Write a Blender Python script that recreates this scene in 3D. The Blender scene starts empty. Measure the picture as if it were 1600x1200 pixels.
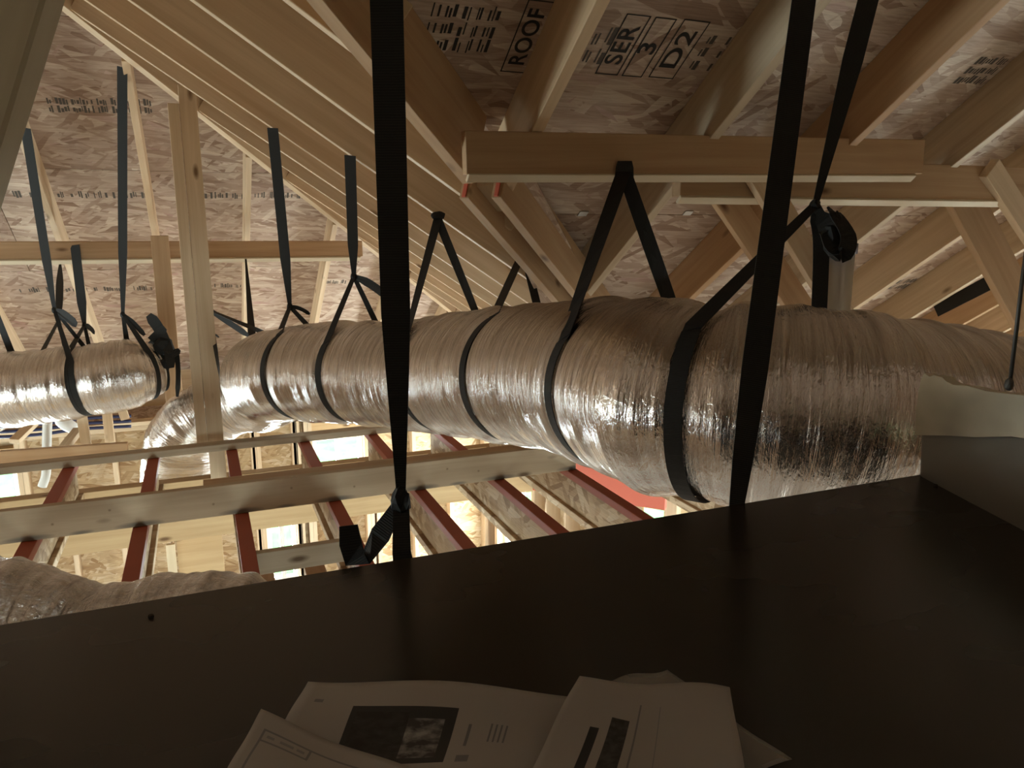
import bpy, bmesh, math, random
import numpy as np
from mathutils import Vector, Matrix
random.seed(7); rng = np.random.default_rng(7)
scene = bpy.context.scene
C = scene.collection
# ------------------------------------------------------------------ camera
FPX = 1200.0                                   # focal length in pixels of the 1600 px frame
PITCH, ROLL, YAW = [math.radians(v) for v in (11.46, .18, 21.88)]
fw = Vector((math.sin(YAW)*math.cos(PITCH), math.cos(YAW)*math.cos(PITCH), -math.sin(PITCH)))
r0 = Vector((math.cos(YAW), -math.sin(YAW), 0)); d0 = fw.cross(r0)
RT = r0*math.cos(ROLL) + d0*math.sin(ROLL); DN = -r0*math.sin(ROLL) + d0*math.cos(ROLL)
cam = bpy.data.objects.new('camera', bpy.data.cameras.new('camera')); C.objects.link(cam)
cam.data.lens = FPX/1600*36; cam.data.sensor_width = 36; cam.data.clip_start = .02
cam.matrix_world = Matrix(((RT.x, -DN.x, -fw.x, 0), (RT.y, -DN.y, -fw.y, 0), (RT.z, -DN.z, -fw.z, 0), (0, 0, 0, 1)))
scene.camera = cam
def ray(px, py): return RT*((px-800)/FPX) + DN*((py-600)/FPX) + fw
def dep(px, py, d): return ray(px, py)*d
def onX(px, py, x): r = ray(px, py); return r*(x/r.x)
def onY(px, py, y): r = ray(px, py); return r*(y/r.y)
def onZ(px, py, z): r = ray(px, py); return r*(z/r.z)
def onP(px, py, n, d): r = ray(px, py); return r*(d/Vector(n).dot(r))
# ------------------------------------------------------------------ world and exposure
world = bpy.data.worlds.new('sky'); scene.world = world; world.use_nodes = True
bg = world.node_tree.nodes['Background']
bg.inputs['Color'].default_value = (.74, .88, 1.0, 1); bg.inputs['Strength'].default_value = 5.0
scene.view_settings.view_transform = 'Standard'; scene.view_settings.look = 'None'
scene.view_settings.gamma = 1; scene.view_settings.use_curve_mapping = False
scene.view_settings.exposure = 1.2
def window_light(name, loc, direction, w, h, power, col=(.86, .94, 1.0)):
    l = bpy.data.lights.new(name, 'AREA'); l.shape = 'RECTANGLE'; l.size = w; l.size_y = h
    l.energy = power; l.color = col
    o = bpy.data.objects.new(name, l); C.objects.link(o); o.location = loc
    o.rotation_euler = Vector(direction).to_track_quat('-Z', 'Z').to_euler()
# daylight entering each window and door opening of the storey below
window_light('daylight', (-2.1, 7.98, -2.7), (0, -1, -.15), 1.0, 1.3, 130)
window_light('daylight', (1.18, 7.98, -2.35), (0, -1, -.15), .5, .5, 45)
window_light('daylight', (.57, 7.98, -3.2), (0, -1, -.1), .28, .8, 40)
window_light('daylight', (3.12, 7.02, -2.8), (-1, -.2, -.1), .95, 1.4, 140)
window_light('daylight', (-8.35, 4.6, -2.8), (1, 0, -.1), 2.3, 1.6, 400)
window_light('daylight', (6.1, 1.8, -2.9), (-1, 0, -.1), 2.4, 1.9, 300)
window_light('daylight', (1.4, -7.15, -2.9), (0, 1, 0), 2.3, 1.9, 200)  # added lamp at an unseen opening, brightens faces turned to the camera
window_light('daylight', (-1.6, -7.15, -2.9), (0, 1, 0), 2.3, 1.9, 200)  # second added lamp behind the camera, same purpose
# ------------------------------------------------------------------ materials
def nodes(name):
    m = bpy.data.materials.new(name); m.use_nodes = True
    nt = m.node_tree; return m, nt, nt.nodes, nt.links, nt.nodes['Principled BSDF']
def ramp(nt, fac, stops):
    r = nt.nodes.new('ShaderNodeValToRGB'); e = r.color_ramp.elements
    while len(e) < len(stops): e.new(.5)
    for i, (p, c) in enumerate(stops): e[i].position = p; e[i].color = (*c, 1)
    nt.links.new(fac, r.inputs[0]); return r.outputs[0]
def mixc(nt, fac, a, b, mode='MIX'):
    m = nt.nodes.new('ShaderNodeMix'); m.data_type = 'RGBA'; m.blend_type = mode
    for s, v in ((m.inputs[0], fac), (m.inputs[6], a), (m.inputs[7], b)):
        if hasattr(v, 'links') or hasattr(v, 'is_linked'): nt.links.new(v, s)
        elif isinstance(v, (int, float)): s.default_value = v
        else: s.default_value = (*v, 1)
    return m.outputs[2]
def mth(nt, op, a, b=None):
    m = nt.nodes.new('ShaderNodeMath'); m.operation = op
    for s, v in ((m.inputs[0], a), (m.inputs[1], b)):
        if v is None: continue
        if hasattr(v, 'is_linked'): nt.links.new(v, s)
        else: s.default_value = v
    return m.outputs[0]
def coords(nt, scale, rot=(0, 0, 0), rnd=True, kind='Object'):
    tc = nt.nodes.new('ShaderNodeTexCoord'); mp = nt.nodes.new('ShaderNodeMapping')
    mp.inputs['Scale'].default_value = scale; mp.inputs['Rotation'].default_value = rot
    nt.links.new(tc.outputs[kind], mp.inputs[0])
    if not rnd: return mp.outputs[0]
    oi = nt.nodes.new('ShaderNodeObjectInfo'); ad = nt.nodes.new('ShaderNodeVectorMath'); ad.operation = 'ADD'
    nt.links.new(mp.outputs[0], ad.inputs[0]); v = mth(nt, 'MULTIPLY', oi.outputs['Random'], 37.0)
    nt.links.new(v, ad.inputs[1]); return ad.outputs[0]
def noise(nt, vec, scale=1, detail=4, rough=.55, dist=0):
    n = nt.nodes.new('ShaderNodeTexNoise'); n.inputs['Scale'].default_value = scale
    n.inputs['Detail'].default_value = detail; n.inputs['Roughness'].default_value = rough
    n.inputs['Distortion'].default_value = dist; nt.links.new(vec, n.inputs['Vector']); return n.outputs['Fac']
def bump(nt, h, strength, dist, P):
    b = nt.nodes.new('ShaderNodeBump'); b.inputs['Strength'].default_value = strength
    b.inputs['Distance'].default_value = dist; nt.links.new(h, b.inputs['Height'])
    nt.links.new(b.outputs[0], P.inputs['Normal'])
def lumber(name, light, dark, knots=True, rough=.62):
    m, nt, N, L, P = nodes(name)
    g = noise(nt, coords(nt, (1.1, 26, 26)), 1, 5, .6, .4)
    g2 = noise(nt, coords(nt, (.6, 5, 5)), 1, 2)
    col = ramp(nt, g, [(.3, dark), (.68, light)])
    col = mixc(nt, mth(nt, 'MULTIPLY', g2, .35), col, dark)
    if knots:
        v = nt.nodes.new('ShaderNodeTexVoronoi'); v.inputs['Scale'].default_value = 1
        nt.links.new(coords(nt, (2.6, 7, 7)), v.inputs['Vector'])
        k = ramp(nt, v.outputs['Distance'], [(.05, (1, 1, 1)), (.13, (0, 0, 0))])
        col = mixc(nt, k, col, (dark[0]*.35, dark[1]*.28, dark[2]*.22))
    oi = nt.nodes.new('ShaderNodeObjectInfo')
    tint = ramp(nt, oi.outputs['Random'], [(0, (.84, .80, .76)), (.5, (1, 1, 1)), (1, (1.0, .9, .8))])
    col = mixc(nt, .8, col, tint, 'MULTIPLY')
    L.new(col, P.inputs['Base Color']); P.inputs['Roughness'].default_value = rough
    P.inputs['Specular IOR Level'].default_value = .3
    bump(nt, g, .15, .003, P); return m
def osb_mat(name, stops, sx=7.5, sy=36):
    """layers of overlapping flat flakes: stretched cells at several angles, the upper layers patchy"""
    m, nt, N, L, P = nodes(name); cur = None
    for rot, s, thr in ((.05, 1.0, 0), (-.32, .9, .45), (.55, 1.1, .60), (-.95, .85, .74), (.18, .7, .70)):
        v = nt.nodes.new('ShaderNodeTexVoronoi'); v.inputs['Scale'].default_value = s
        v.voronoi_dimensions = '2D'
        base = coords(nt, (1, 1, 1), (0, 0, rot)); mp = nt.nodes.new('ShaderNodeMapping')
        mp.inputs['Scale'].default_value = (sx, sy, 1); nt.links.new(base, mp.inputs[0]); nt.links.new(mp.outputs[0], v.inputs['Vector'])
        sp = nt.nodes.new('ShaderNodeSeparateColor'); nt.links.new(v.outputs['Color'], sp.inputs[0])
        if cur is None: cur = sp.outputs[0]
        else:
            f = nt.nodes.new('ShaderNodeMix'); f.data_type = 'FLOAT'
            nt.links.new(mth(nt, 'GREATER_THAN', sp.outputs[1], thr), f.inputs[0]); nt.links.new(cur, f.inputs[2]); nt.links.new(sp.outputs[0], f.inputs[3]); cur = f.outputs[0]
    col = ramp(nt, cur, stops)
    fine = noise(nt, coords(nt, (10, 150, 10)), 1, 4, .65)
    col = mixc(nt, .6, col, ramp(nt, fine, [(.25, (.42, .34, .29)), (.6, (1, 1, 1))]), 'MULTIPLY')
    big = noise(nt, coords(nt, (1.3, 2.2, 1)), 1, 3)
    col = mixc(nt, .55, col, ramp(nt, big, [(.35, (.70, .60, .55)), (.62, (1, 1, 1))]), 'MULTIPLY')
    L.new(col, P.inputs['Base Color']); P.inputs['Roughness'].default_value = .7; P.inputs['Specular IOR Level'].default_value = .25
    bump(nt, cur, .3, .002, P); return m
def plain(name, col, rough=.6, metal=0, spec=.5):
    m, nt, N, L, P = nodes(name); P.inputs['Base Color'].default_value = (*col, 1)
    P.inputs['Roughness'].default_value = rough; P.inputs['Metallic'].default_value = metal
    P.inputs['Specular IOR Level'].default_value = spec; return m
M = {}
M['pine'] = lumber('pine lumber', (.68, .525, .355), (.52, .37, .23))
M['pine2'] = lumber('weathered pine lumber', (.58, .475, .34), (.42, .325, .22))
M['fir'] = lumber('reddish fir lumber', (.54, .37, .22), (.40, .245, .13))
M['pale_pine'] = lumber('pale planed pine', (.74, .63, .46), (.62, .50, .34), False)
M['grey_pine'] = lumber('greyish pine board', (.74, .67, .52), (.62, .54, .40), False)
M['ply'] = lumber('laminated header lumber', (.58, .405, .215), (.45, .285, .135))
OSB_ST = [(.0, (.33, .215, .15)), (.2, (.44, .315, .235)), (.5, (.53, .40, .31)), (.8, (.60, .475, .37)), (.94, (.70, .585, .47)), (1, (.48, .31, .26))]
M['osb'] = osb_mat('roof strand board', OSB_ST)
M['wall_osb'] = osb_mat('wall strand board', [(.0, (.40, .25, .12)), (.3, (.56, .40, .22)), (.7, (.66, .50, .30)), (1, (.74, .60, .41))])
M['web'] = osb_mat('joist web strand board', [(.0, (.30, .19, .10)), (.4, (.48, .34, .20)), (.8, (.60, .46, .30)), (1, (.66, .54, .38))], 9, 26)
M['subfloor'] = osb_mat('neutral grey subfloor', [(.0, (.40, .35, .29)), (.5, (.52, .48, .41)), (1, (.60, .56, .50))])  # greyed so the light it bounces upward stays neutral
M['light_seal'] = plain('black roofing felt', (.03, .03, .03), .9)  # for the unseen layer added to keep sky light out
def stained():
    m = lumber('stained pale pine', (.52, .42, .30), (.40, .31, .21)); nt = m.node_tree; P = nt.nodes['Principled BSDF']
    old = P.inputs['Base Color'].links[0].from_socket
    tc = nt.nodes.new('ShaderNodeTexCoord'); sx = nt.nodes.new('ShaderNodeSeparateXYZ'); nt.links.new(tc.outputs['Object'], sx.inputs[0])
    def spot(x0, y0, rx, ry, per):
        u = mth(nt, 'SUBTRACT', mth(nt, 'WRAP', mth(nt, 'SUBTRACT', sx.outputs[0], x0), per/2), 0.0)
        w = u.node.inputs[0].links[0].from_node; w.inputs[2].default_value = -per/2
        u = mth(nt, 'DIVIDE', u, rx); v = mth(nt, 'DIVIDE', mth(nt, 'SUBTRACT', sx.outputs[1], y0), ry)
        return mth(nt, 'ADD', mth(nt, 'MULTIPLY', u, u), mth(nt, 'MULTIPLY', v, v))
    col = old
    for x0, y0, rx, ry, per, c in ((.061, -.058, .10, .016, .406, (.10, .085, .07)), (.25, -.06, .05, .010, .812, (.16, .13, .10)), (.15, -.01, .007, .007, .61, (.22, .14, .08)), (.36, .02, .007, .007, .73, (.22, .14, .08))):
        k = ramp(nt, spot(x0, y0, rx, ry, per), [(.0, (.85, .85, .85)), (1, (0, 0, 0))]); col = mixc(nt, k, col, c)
    nt.links.new(col, P.inputs['Base Color']); return m
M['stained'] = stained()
M['red'] = plain('red painted flange', (.33, .064, .026), .6)
M['red_board'] = plain('salmon red painted header', (.62, .14, .085), .6)
M['ink'] = plain('black stamp ink', (.035, .03, .026), .8, 0, .2)
M['faded_ink'] = plain('faded stamp ink', (.10, .085, .07), .8, 0, .2)
def webbing():
    m, nt, N, L, P = nodes('black woven webbing')
    w = nt.nodes.new('ShaderNodeTexWave'); w.inputs['Scale'].default_value = 90; w.bands_direction = 'Y'
    nt.links.new(coords(nt, (1, 1, 1), rnd=False, kind='UV'), w.inputs['Vector'])
    L.new(ramp(nt, w.outputs['Fac'], [(0, (.010, .010, .009)), (1, (.022, .021, .019))]), P.inputs['Base Color'])
    P.inputs['Roughness'].default_value = .65; P.inputs['Specular IOR Level'].default_value = .35
    bump(nt, w.outputs['Fac'], .3, .001, P); return m
M['strap'] = webbing()
def foil(crumpled=False):
    m, nt, N, L, P = nodes('crumpled dull foil jacket' if crumpled else 'crinkled silver foil jacket')
    # UV: x = metres along the duct, y = metres round it
    a = noise(nt, coords(nt, (80, 3, 1), rnd=False, kind='UV'), 1, 5, .6, .25)
    b = noise(nt, coords(nt, (150, 42, 1), (0, 0, .3), rnd=False, kind='UV'), 1, 3, .6, .3)
    c = noise(nt, coords(nt, (18, 4, 1), (0, 0, -.15), rnd=False, kind='UV'), 1, 3, .6, .6)
    h = mth(nt, 'ADD', mth(nt, 'ADD', a, mth(nt, 'MULTIPLY', b, .42)), mth(nt, 'MULTIPLY', c, .30))
    if crumpled:
        v = nt.nodes.new('ShaderNodeTexVoronoi'); v.inputs['Scale'].default_value = 1; v.feature = 'DISTANCE_TO_EDGE'
        nt.links.new(coords(nt, (26, 20, 1), rnd=False, kind='UV'), v.inputs['Vector'])
        h = mth(nt, 'ADD', mth(nt, 'MULTIPLY', h, .5), mth(nt, 'ADD', mth(nt, 'MULTIPLY', v.outputs['Distance'], .8), noise(nt, coords(nt, (30, 30, 1), rnd=False, kind='UV'), 1, 5, .65, 1.2)))
    col = ramp(nt, a, [(.3, (.56, .50, .45)), (.65, (.80, .76, .72))])
    L.new(col, P.inputs['Base Color']); P.inputs['Metallic'].default_value = 1.0
    rr = ramp(nt, c, [(.35, (.13, .13, .13)), (.65, (.22, .22, .22))]); L.new(rr, P.inputs['Roughness'])
    bump(nt, h, .75, .014 if crumpled else .0095, P); return m
M['foil'] = foil(); M['foil_crumpled'] = foil(True)
M['silver'] = plain('galvanised steel', (.62, .62, .60), .35, .9)
def box_paint():
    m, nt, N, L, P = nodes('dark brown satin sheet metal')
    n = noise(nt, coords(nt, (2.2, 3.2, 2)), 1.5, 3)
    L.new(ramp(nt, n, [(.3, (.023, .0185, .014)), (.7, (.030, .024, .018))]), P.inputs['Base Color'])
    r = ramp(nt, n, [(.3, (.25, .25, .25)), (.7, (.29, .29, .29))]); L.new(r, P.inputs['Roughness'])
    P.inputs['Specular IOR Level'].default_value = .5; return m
M['box'] = box_paint()
# ------------------------------------------------------------------ mesh helpers
def link(name, me, mat, parent=None):
    o = bpy.data.objects.new(name, me); C.objects.link(o)
    if mat is not None and not me.materials: me.materials.append(mat)
    if parent is not None: o.parent = parent
    return o
def tag(o, label, cat, group=None):
    o['label'] = label; o['category'] = cat
    if group: o['group'] = group
    return o
def empty(name, loc=(0, 0, 0)):
    o = bpy.data.objects.new(name, None); C.objects.link(o); o.location = loc; o.empty_display_size = .05; return o
def structure(name):
    o = empty(name); o['kind'] = 'structure'; return o
box_cache = {}
def box_mesh(l, h, t, bevel=.002):
    key = (round(l, 4), round(h, 4), round(t, 4), bevel)
    if key in box_cache: return box_cache[key].copy() if False else box_cache[key]
    bm = bmesh.new(); bmesh.ops.create_cube(bm, size=1)
    bmesh.ops.scale(bm, vec=(l, h, t), verts=bm.verts)
    if bevel: bmesh.ops.bevel(bm, geom=bm.edges[:], offset=bevel, segments=1, affect='EDGES')
    me = bpy.data.meshes.new('board'); bm.to_mesh(me); bm.free(); return me
def frame(p0, p1, up):
    ex = (p1-p0).normalized(); up = Vector(up); ey = (up-ex*up.dot(ex)).normalized(); ez = ex.cross(ey)
    return ex, ey, ez
def place(o, p, ex, ey, ez):
    o.matrix_world = Matrix(((ex.x, ey.x, ez.x, p.x), (ex.y, ey.y, ez.y, p.y), (ex.z, ey.z, ez.z, p.z), (0, 0, 0, 1)))
def board(name, p0, p1, h, t, up, mat, parent=None, bevel=.002):
    """a sawn board: local X runs along the grain, h is its size along 'up', t its thickness"""
    p0, p1 = Vector(p0), Vector(p1); ex, ey, ez = frame(p0, p1, up)
    me = box_mesh((p1-p0).length, h, t, bevel)
    o = link(name, me, M[mat] if isinstance(mat, str) else mat, parent)
    mw = (p0+p1)/2
    if parent is not None and parent.type == 'EMPTY': mw = mw - Vector(parent.location)
    place(o, mw, ex, ey, ez); return o
K = 2/3; NQ = math.sqrt(1+K*K)
N_R = Vector((0, K, 1))/NQ; N_B = Vector((K, 0, 1))/NQ
D_R, D_B, D_H = 1.737, .70, 3.95              # z + K*Y, z + K*X, z + K*Y of the rafters' undersides
RH = .184                                     # 2x8 rafters
SH = RH*NQ                                    # vertical offset to the sheathing
ZJ = -1.23                                    # top of the floor joists
VAL = (D_R-D_B)/K; HIP = (D_H-D_B)/K          # valley Y = X + VAL, hip Y = X + HIP
XR = -2.6                                     # ridge of the cross wing
# ------------------------------------------------------------------ roof: sheathing panels
def panels(parent, origin, eu, ev, u0, u1, v0, v1, cuts, mat, **kw):
    panel_rows(parent, origin, eu, ev, u0, u1, v0, v1, cuts, mat, **kw)
    n = eu.cross(ev); n = n if n.z > 0 else -n
    panel_rows(parent, origin+n*.016, eu, ev, u0-.05, u1+.05, v0, v1, cuts, 'light_seal', pw=60, ph=60, stag=0, th=.004, name='light_seal_sheet')  # unseen sheet added above to stop sky leaking through the panel gaps
def panel_rows(parent, origin, eu, ev, u0, u1, v0, v1, cuts, mat, pw=2.44, ph=1.22, voff=0, stag=1.22, th=.012, name='sheathing_panel'):
    """rows of strand-board sheets in the plane origin + u*eu + v*ev, cut along vertical planes"""
    en = eu.cross(ev); row = 0; v = v0+voff
    if v > v0: v -= ph
    while v < v1:
        u = u0 - (stag if row % 2 else 0)
        while u < u1:
            a0, a1, b0, b1 = max(u, u0), min(u+pw, u1), max(v, v0), min(v+ph, v1)
            u += pw
            if a1-a0 < .05 or b1-b0 < .05: continue
            g = .002; bm = bmesh.new(); cx, cy = (a0+a1)/2, (b0+b1)/2
            sg = 1 if en.z > 0 else -1
            vs = [bm.verts.new((x-cx, y-cy, z)) for z in (0, sg*th) for x, y in ((a0+g, b0+g), (a1-g, b0+g), (a1-g, b1-g), (a0+g, b1-g))]
            for f in ((3, 2, 1, 0), (4, 5, 6, 7), (0, 1, 5, 4), (1, 2, 6, 5), (2, 3, 7, 6), (3, 0, 4, 7)): bm.faces.new([vs[i] for i in f])
            ctr = origin + eu*cx + ev*cy
            for co, no in cuts:
                no = Vector(no); lc = Vector(((Vector(co)-ctr).dot(eu), (Vector(co)-ctr).dot(ev), (Vector(co)-ctr).dot(en)))
                ln = Vector((no.dot(eu), no.dot(ev), no.dot(en)))
                if not bm.verts: break
                r = bmesh.ops.bisect_plane(bm, geom=bm.verts[:]+bm.edges[:]+bm.faces[:], plane_co=lc, plane_no=ln, clear_outer=True)
                ed = [e for e in r['geom_cut'] if isinstance(e, bmesh.types.BMEdge)]
                if ed: bmesh.ops.edgeloop_fill(bm, edges=ed)
            if len(bm.faces) < 4: bm.free(); continue
            bmesh.ops.recalc_face_normals(bm, faces=bm.faces[:])
            me = bpy.data.meshes.new(name); bm.to_mesh(me); bm.free()
            o = link(name, me, M[mat], parent); place(o, ctr, eu, ev, en)
        v += ph; row += 1
s2 = 1/math.sqrt(2)
EU = Vector((1, 0, 0)); EVR = Vector((0, -1, K))/NQ           # up the slope of the main and hip planes
roof_main = structure('ceiling_main_slope')
O_R = Vector((0, 4.55, D_R+SH-K*4.55))
joint = onP(910, 335, (0, K, 1), D_R+SH); vj = (joint-O_R).dot(EVR)
panels(roof_main, O_R, EU, EVR, XR, 6.3, -.6, 6.9, [((0, VAL, 0), (-s2, s2, 0))], 'osb', voff=(vj+.6) % 1.22)
panels(roof_main, O_R, EU, EVR, -9.0, XR, -.6, 6.9, [((0, VAL+2*XR, 0), (s2, s2, 0))], 'osb', voff=(vj+.6) % 1.22)
roof_back = structure('ceiling_back_slope')
yb = 4.55-6.9/NQ; zb = O_R.z+6.9/NQ*K
panels(roof_back, Vector((0, yb, zb)), EU, Vector((0, -1, -K))/NQ, -9.0, 6.3, 0, 7.2, [], 'osb')
roof_wing = structure('ceiling_wing_slope')
EVB = Vector((-1, 0, K))/NQ; O_B = Vector((3.1, 0, D_B+SH-K*3.1))
panels(roof_wing, O_B, Vector((0, 1, 0)), EVB, -1.2, 8.3, -.3, (3.1-XR)*NQ, [((0, VAL, 0), (s2, -s2, 0)), ((0, HIP, 0), (-s2, s2, 0))], 'osb')
roof_wing_far = structure('ceiling_wing_far_slope')
O_BL = Vector((2*XR-3.1, 0, O_B.z))
panels(roof_wing_far, O_BL, Vector((0, 1, 0)), Vector((1, 0, K))/NQ, -1.2, 8.3, -.3, (3.1-XR)*NQ, [((0, HIP+2*XR, 0), (s2, s2, 0)), ((0, VAL+2*XR, 0), (-s2, -s2, 0))], 'osb')
roof_hip = structure('ceiling_hip_slope')
O_H = Vector((0, 8.1, D_H+SH-K*8.1))
panels(roof_hip, O_H, EU, EVR, -8.5, 3.6, -.3, 8.0, [((0, HIP, 0), (s2, -s2, 0)), ((0, HIP+2*XR, 0), (-s2, -s2, 0))], 'osb', voff=.75)
# ------------------------------------------------------------------ roof: rafters
def rafter(parent, p0, p1, n, mat='pine', h=RH, t=.038):
    p0 = Vector(p0); p1 = Vector(p1); return board('rafter', p0+n*(h/2), p1+n*(h/2), h, t, n, mat, parent)
def zR(y): return D_R-K*y
def zB(x): return D_B-K*x
def zH(y): return D_H-K*y
# main slope: strips' right edges seen at the purlin fix the four rafters, the rest follow at 24 inches
xs = [2.18*v for v in (.450, .738, 1.009, 1.288)]
main_x = [x-.019 for x in xs] + [xs[3]+.61*i-.019 for i in range(1, 6)]
for i, x in enumerate(main_x):
    y1 = min(4.6, x+VAL-.05)
    rafter(roof_main, (x, -1.1, zR(-1.1)), (x, y1, zR(y1)), N_R, ['pine', 'pine2', 'fir', 'pine2'][i % 4])
for x in (-.35, .27):
    y1 = x+VAL-.05; rafter(roof_main, (x, -1.1, zR(-1.1)), (x, y1, zR(y1)), N_R, 'pine2')
# wing slope: a bank of rafters running down to the right
bank_y = [2.035, 2.65, 3.265, 3.862, 4.37, 4.90, 5.41, 5.93, 6.5, 7.1]
for i, y in enumerate(bank_y):
    x0 = max(XR, y-HIP+.03); x1 = min(3.05, y-VAL-.03)
    rafter(roof_wing, (x0, y+.019, zB(x0)), (x1, y+.019, zB(x1)), N_B, 'pine')
# hip slope: jack rafters running down and away
for i, x in enumerate([-3.95, -3.34, -2.73, -2.11, -1.50, -.87, -.275, .338, .955, 1.57, 2.2]):
    y0 = max(x, 2*XR-x)+HIP+.05
    rafter(roof_hip, (x, y0, zH(y0)), (x, 8.0, zH(8.0)), N_R, 'pine')
# valley rafter (doubled), and hip rafter
DV = Vector((1, 1, -K)).normalized(); N_V = (Vector((0, 0, 1)) - DV*DV.z).normalized()
SV = DV.cross(N_V)
def vpt(x, dz=0): return Vector((x, x+VAL, zB(x)+dz))
pv0, pv1 = vpt(-1.2, -.03), vpt(.80, -.03)
o = board('valley_rafter', pv0+N_V*.118, pv1+N_V*.118, .235, .042, N_V, 'fir', roof_main)
lv = empty('doubled_valley_beam', vpt(1.7)); tag(lv, 'doubled valley beam with red end edges below the purlin, dropping behind the silver duct', 'beam')
for s in (-1, 1):
    a, b = vpt(.86, -.03)+SV*(.058*s), vpt(2.75, -.03)+SV*(.058*s)
    board('beam_ply', a+N_V*.09, b+N_V*.09, .18, .036, N_V, 'fir', lv)
    e = board('red_end_edge', a+N_V*.09-DV*.002-DV*.004, a+N_V*.09-DV*.001, .176, .016, N_V, 'red_board', lv)
board('beam_blocking', vpt(.88, -.03)+N_V*.11, vpt(1.0, -.03)+N_V*.11, .10, .08, N_V, 'pine2', lv)
DHI = Vector((1, 1, -K)).normalized()
def hpt(x, dz=0): return Vector((x, x+HIP, zB(x)+dz))
o = board('hip_rafter', hpt(XR+.1, -.02)+N_V*.11, hpt(2.95, -.02)+N_V*.11, .22, .05, N_V, 'pine', roof_hip)
# strand-board strip laid along the valley, right of the doubled beam
bm = bmesh.new()
q = [onP(px, py, (0, K, 1), D_R+.08) for px, py in ((752, 282), (838, 284), (912, 425), (868, 500), (858, 500))]
vs = [bm.verts.new(p) for p in q]; f = bm.faces.new(vs)
r = bmesh.ops.extrude_face_region(bm, geom=[f]); bmesh.ops.translate(bm, vec=N_R*.012, verts=[v for v in r['geom'] if isinstance(v, bmesh.types.BMVert)])
bmesh.ops.recalc_face_normals(bm, faces=bm.faces[:])
ctr = q[0].copy(); ev = DV; eu = N_R.cross(DV).normalized(); en = ev.cross(eu)
me = bpy.data.meshes.new('valley_sheathing')
inv = Matrix(((ev.x, ev.y, ev.z), (eu.x, eu.y, eu.z), (en.x, en.y, en.z)))
for v in bm.verts: v.co = inv @ (v.co-ctr)
bm.to_mesh(me); bm.free()
o = link('valley_sheathing', me, M['osb'], roof_main); place(o, ctr, ev, eu, en)
# ------------------------------------------------------------------ purlins, struts, posts
def long_board(name, a, b, h, t, up, mat, label, cat='beam'):
    return tag(board(name, a, b, h, t, up, mat), label, cat)
YP = 2.18
rp = empty('purlin', (1.8, YP, .2)); tag(rp, 'light wooden purlin across the right-hand rafters with a black strap nailed to it', 'beam')
z1 = .272
board('purlin_board', (.735, YP+.019, z1-.058), (2.53, YP+.019, z1+.042-.058), .122, .038, (0, 0, 1), 'fir', rp)
board('lit_edge_strip', (.742, YP+.014, z1-.126), (2.50, YP+.014, z1+.034-.126), .034, .012, (0, -.75, .66), 'pale_pine', rp)  # pale wood, tilted down, puts the lit lower edge into colour and shape
rp2 = empty('lapped_purlin', (2.8, YP+.08, .2)); tag(rp2, 'second wooden purlin lapped behind the first and running out of frame at right', 'beam')
board('purlin_board', (1.52, YP+.105, .172), (5.6, YP+.105, .172), .135, .05, (0, 0, 1), 'fir', rp2)
board('lit_edge_strip', (1.52, YP+.09, .094), (5.6, YP+.09, .094), .034, .012, (0, -.75, .66), 'pale_pine', rp2)  # same lit edge, put into pale colour and a downward tilt
lp = empty('purlin', (-1, 5.88, -.1)); tag(lp, 'level wooden purlin under the far hip rafters at left, ending at a rounded corner', 'beam')
board('purlin_board', (-4.0, 5.9, -.112), (1.15, 5.9, -.148), .118, .038, (0, 0, 1), 'fir', lp, .006)
board('lit_ledger_strip', (-4.0, 5.885, -.185), (1.13, 5.885, -.221), .040, .014, (0, -.7, .7), 'pale_pine', lp)  # bright lit lower edge carried by the strip's pale colour and tilt
def strut(px0, px1, y0, y1, w, t, mat, label, up=(1, 0, 0)):
    a, b = onY(*px0, y0), onY(*px1, y1); return long_board('strut', a, b, w, t, up, mat, label, 'brace')
strut((1118, 285), (1262, 500), YP+.20, YP+.28, .105, .038, 'fir', 'broad diagonal strut under the right-hand purlin, left one of the nailed pair')
strut((1180, 265), (1320, 500), YP+.04, YP+.12, .089, .038, 'pine', 'diagonal strut with a pale edge nailed to the front of the right-hand purlin')
strut((1500, 300), (1605, 500), YP+.22, YP+.26, .16, .038, 'fir', 'wide diagonal strut near the right edge with a large knot')
strut((1545, 262), (1660, 440), YP+.06, YP+.10, .089, .038, 'pine', 'narrow diagonal strut crossing the wide one at the right edge')
# posts
po = empty('post', (-.04, 4.72, -1.45)); tag(po, 'tall two-ply wooden post standing in front of the hip rafter at left', 'post')
pt = onY(277, 128, 4.72).z
board('post_ply', (.008, 4.72, -1.445), (.008, 4.72, pt-.02), .088, .12, (1, 0, 0), 'pine', po)
board('post_ply', (-.066, 4.70, -1.22), (-.066, 4.70, pt-.12), .056, .10, (1, 0, 0), 'pine', po)
a, b = onY(249, 368, 5.80), onY(272, 742, 5.80)
long_board('stud', (a.x, 5.80, b.z), (a.x, 5.80, a.z), .11, .06, (1, 0, 0), 'fir', 'reddish stud just left of the tall post, carrying the left purlin', 'post')
a, b = dep(92, -60, .86), dep(-60, 440, .92)
u_ = (a-b); a = b+u_*((D_R-.02-b.z-K*b.y)/(u_.z+K*u_.y)); b = b-u_*((b.z+1.2)/u_.z)
e = (ray(0, 0)).normalized(); side = (b-a).normalized().cross(e).normalized()
if side.dot(RT) > 0: side = -side
side = (side+e*.75).normalized()
o = board('brace', a+side*.066, b+side*.066, .15, .038, side, 'grey_pine', None, .004)
tag(o, 'pale greyish board close to the camera, cutting across the top left corner', 'brace')
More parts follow.
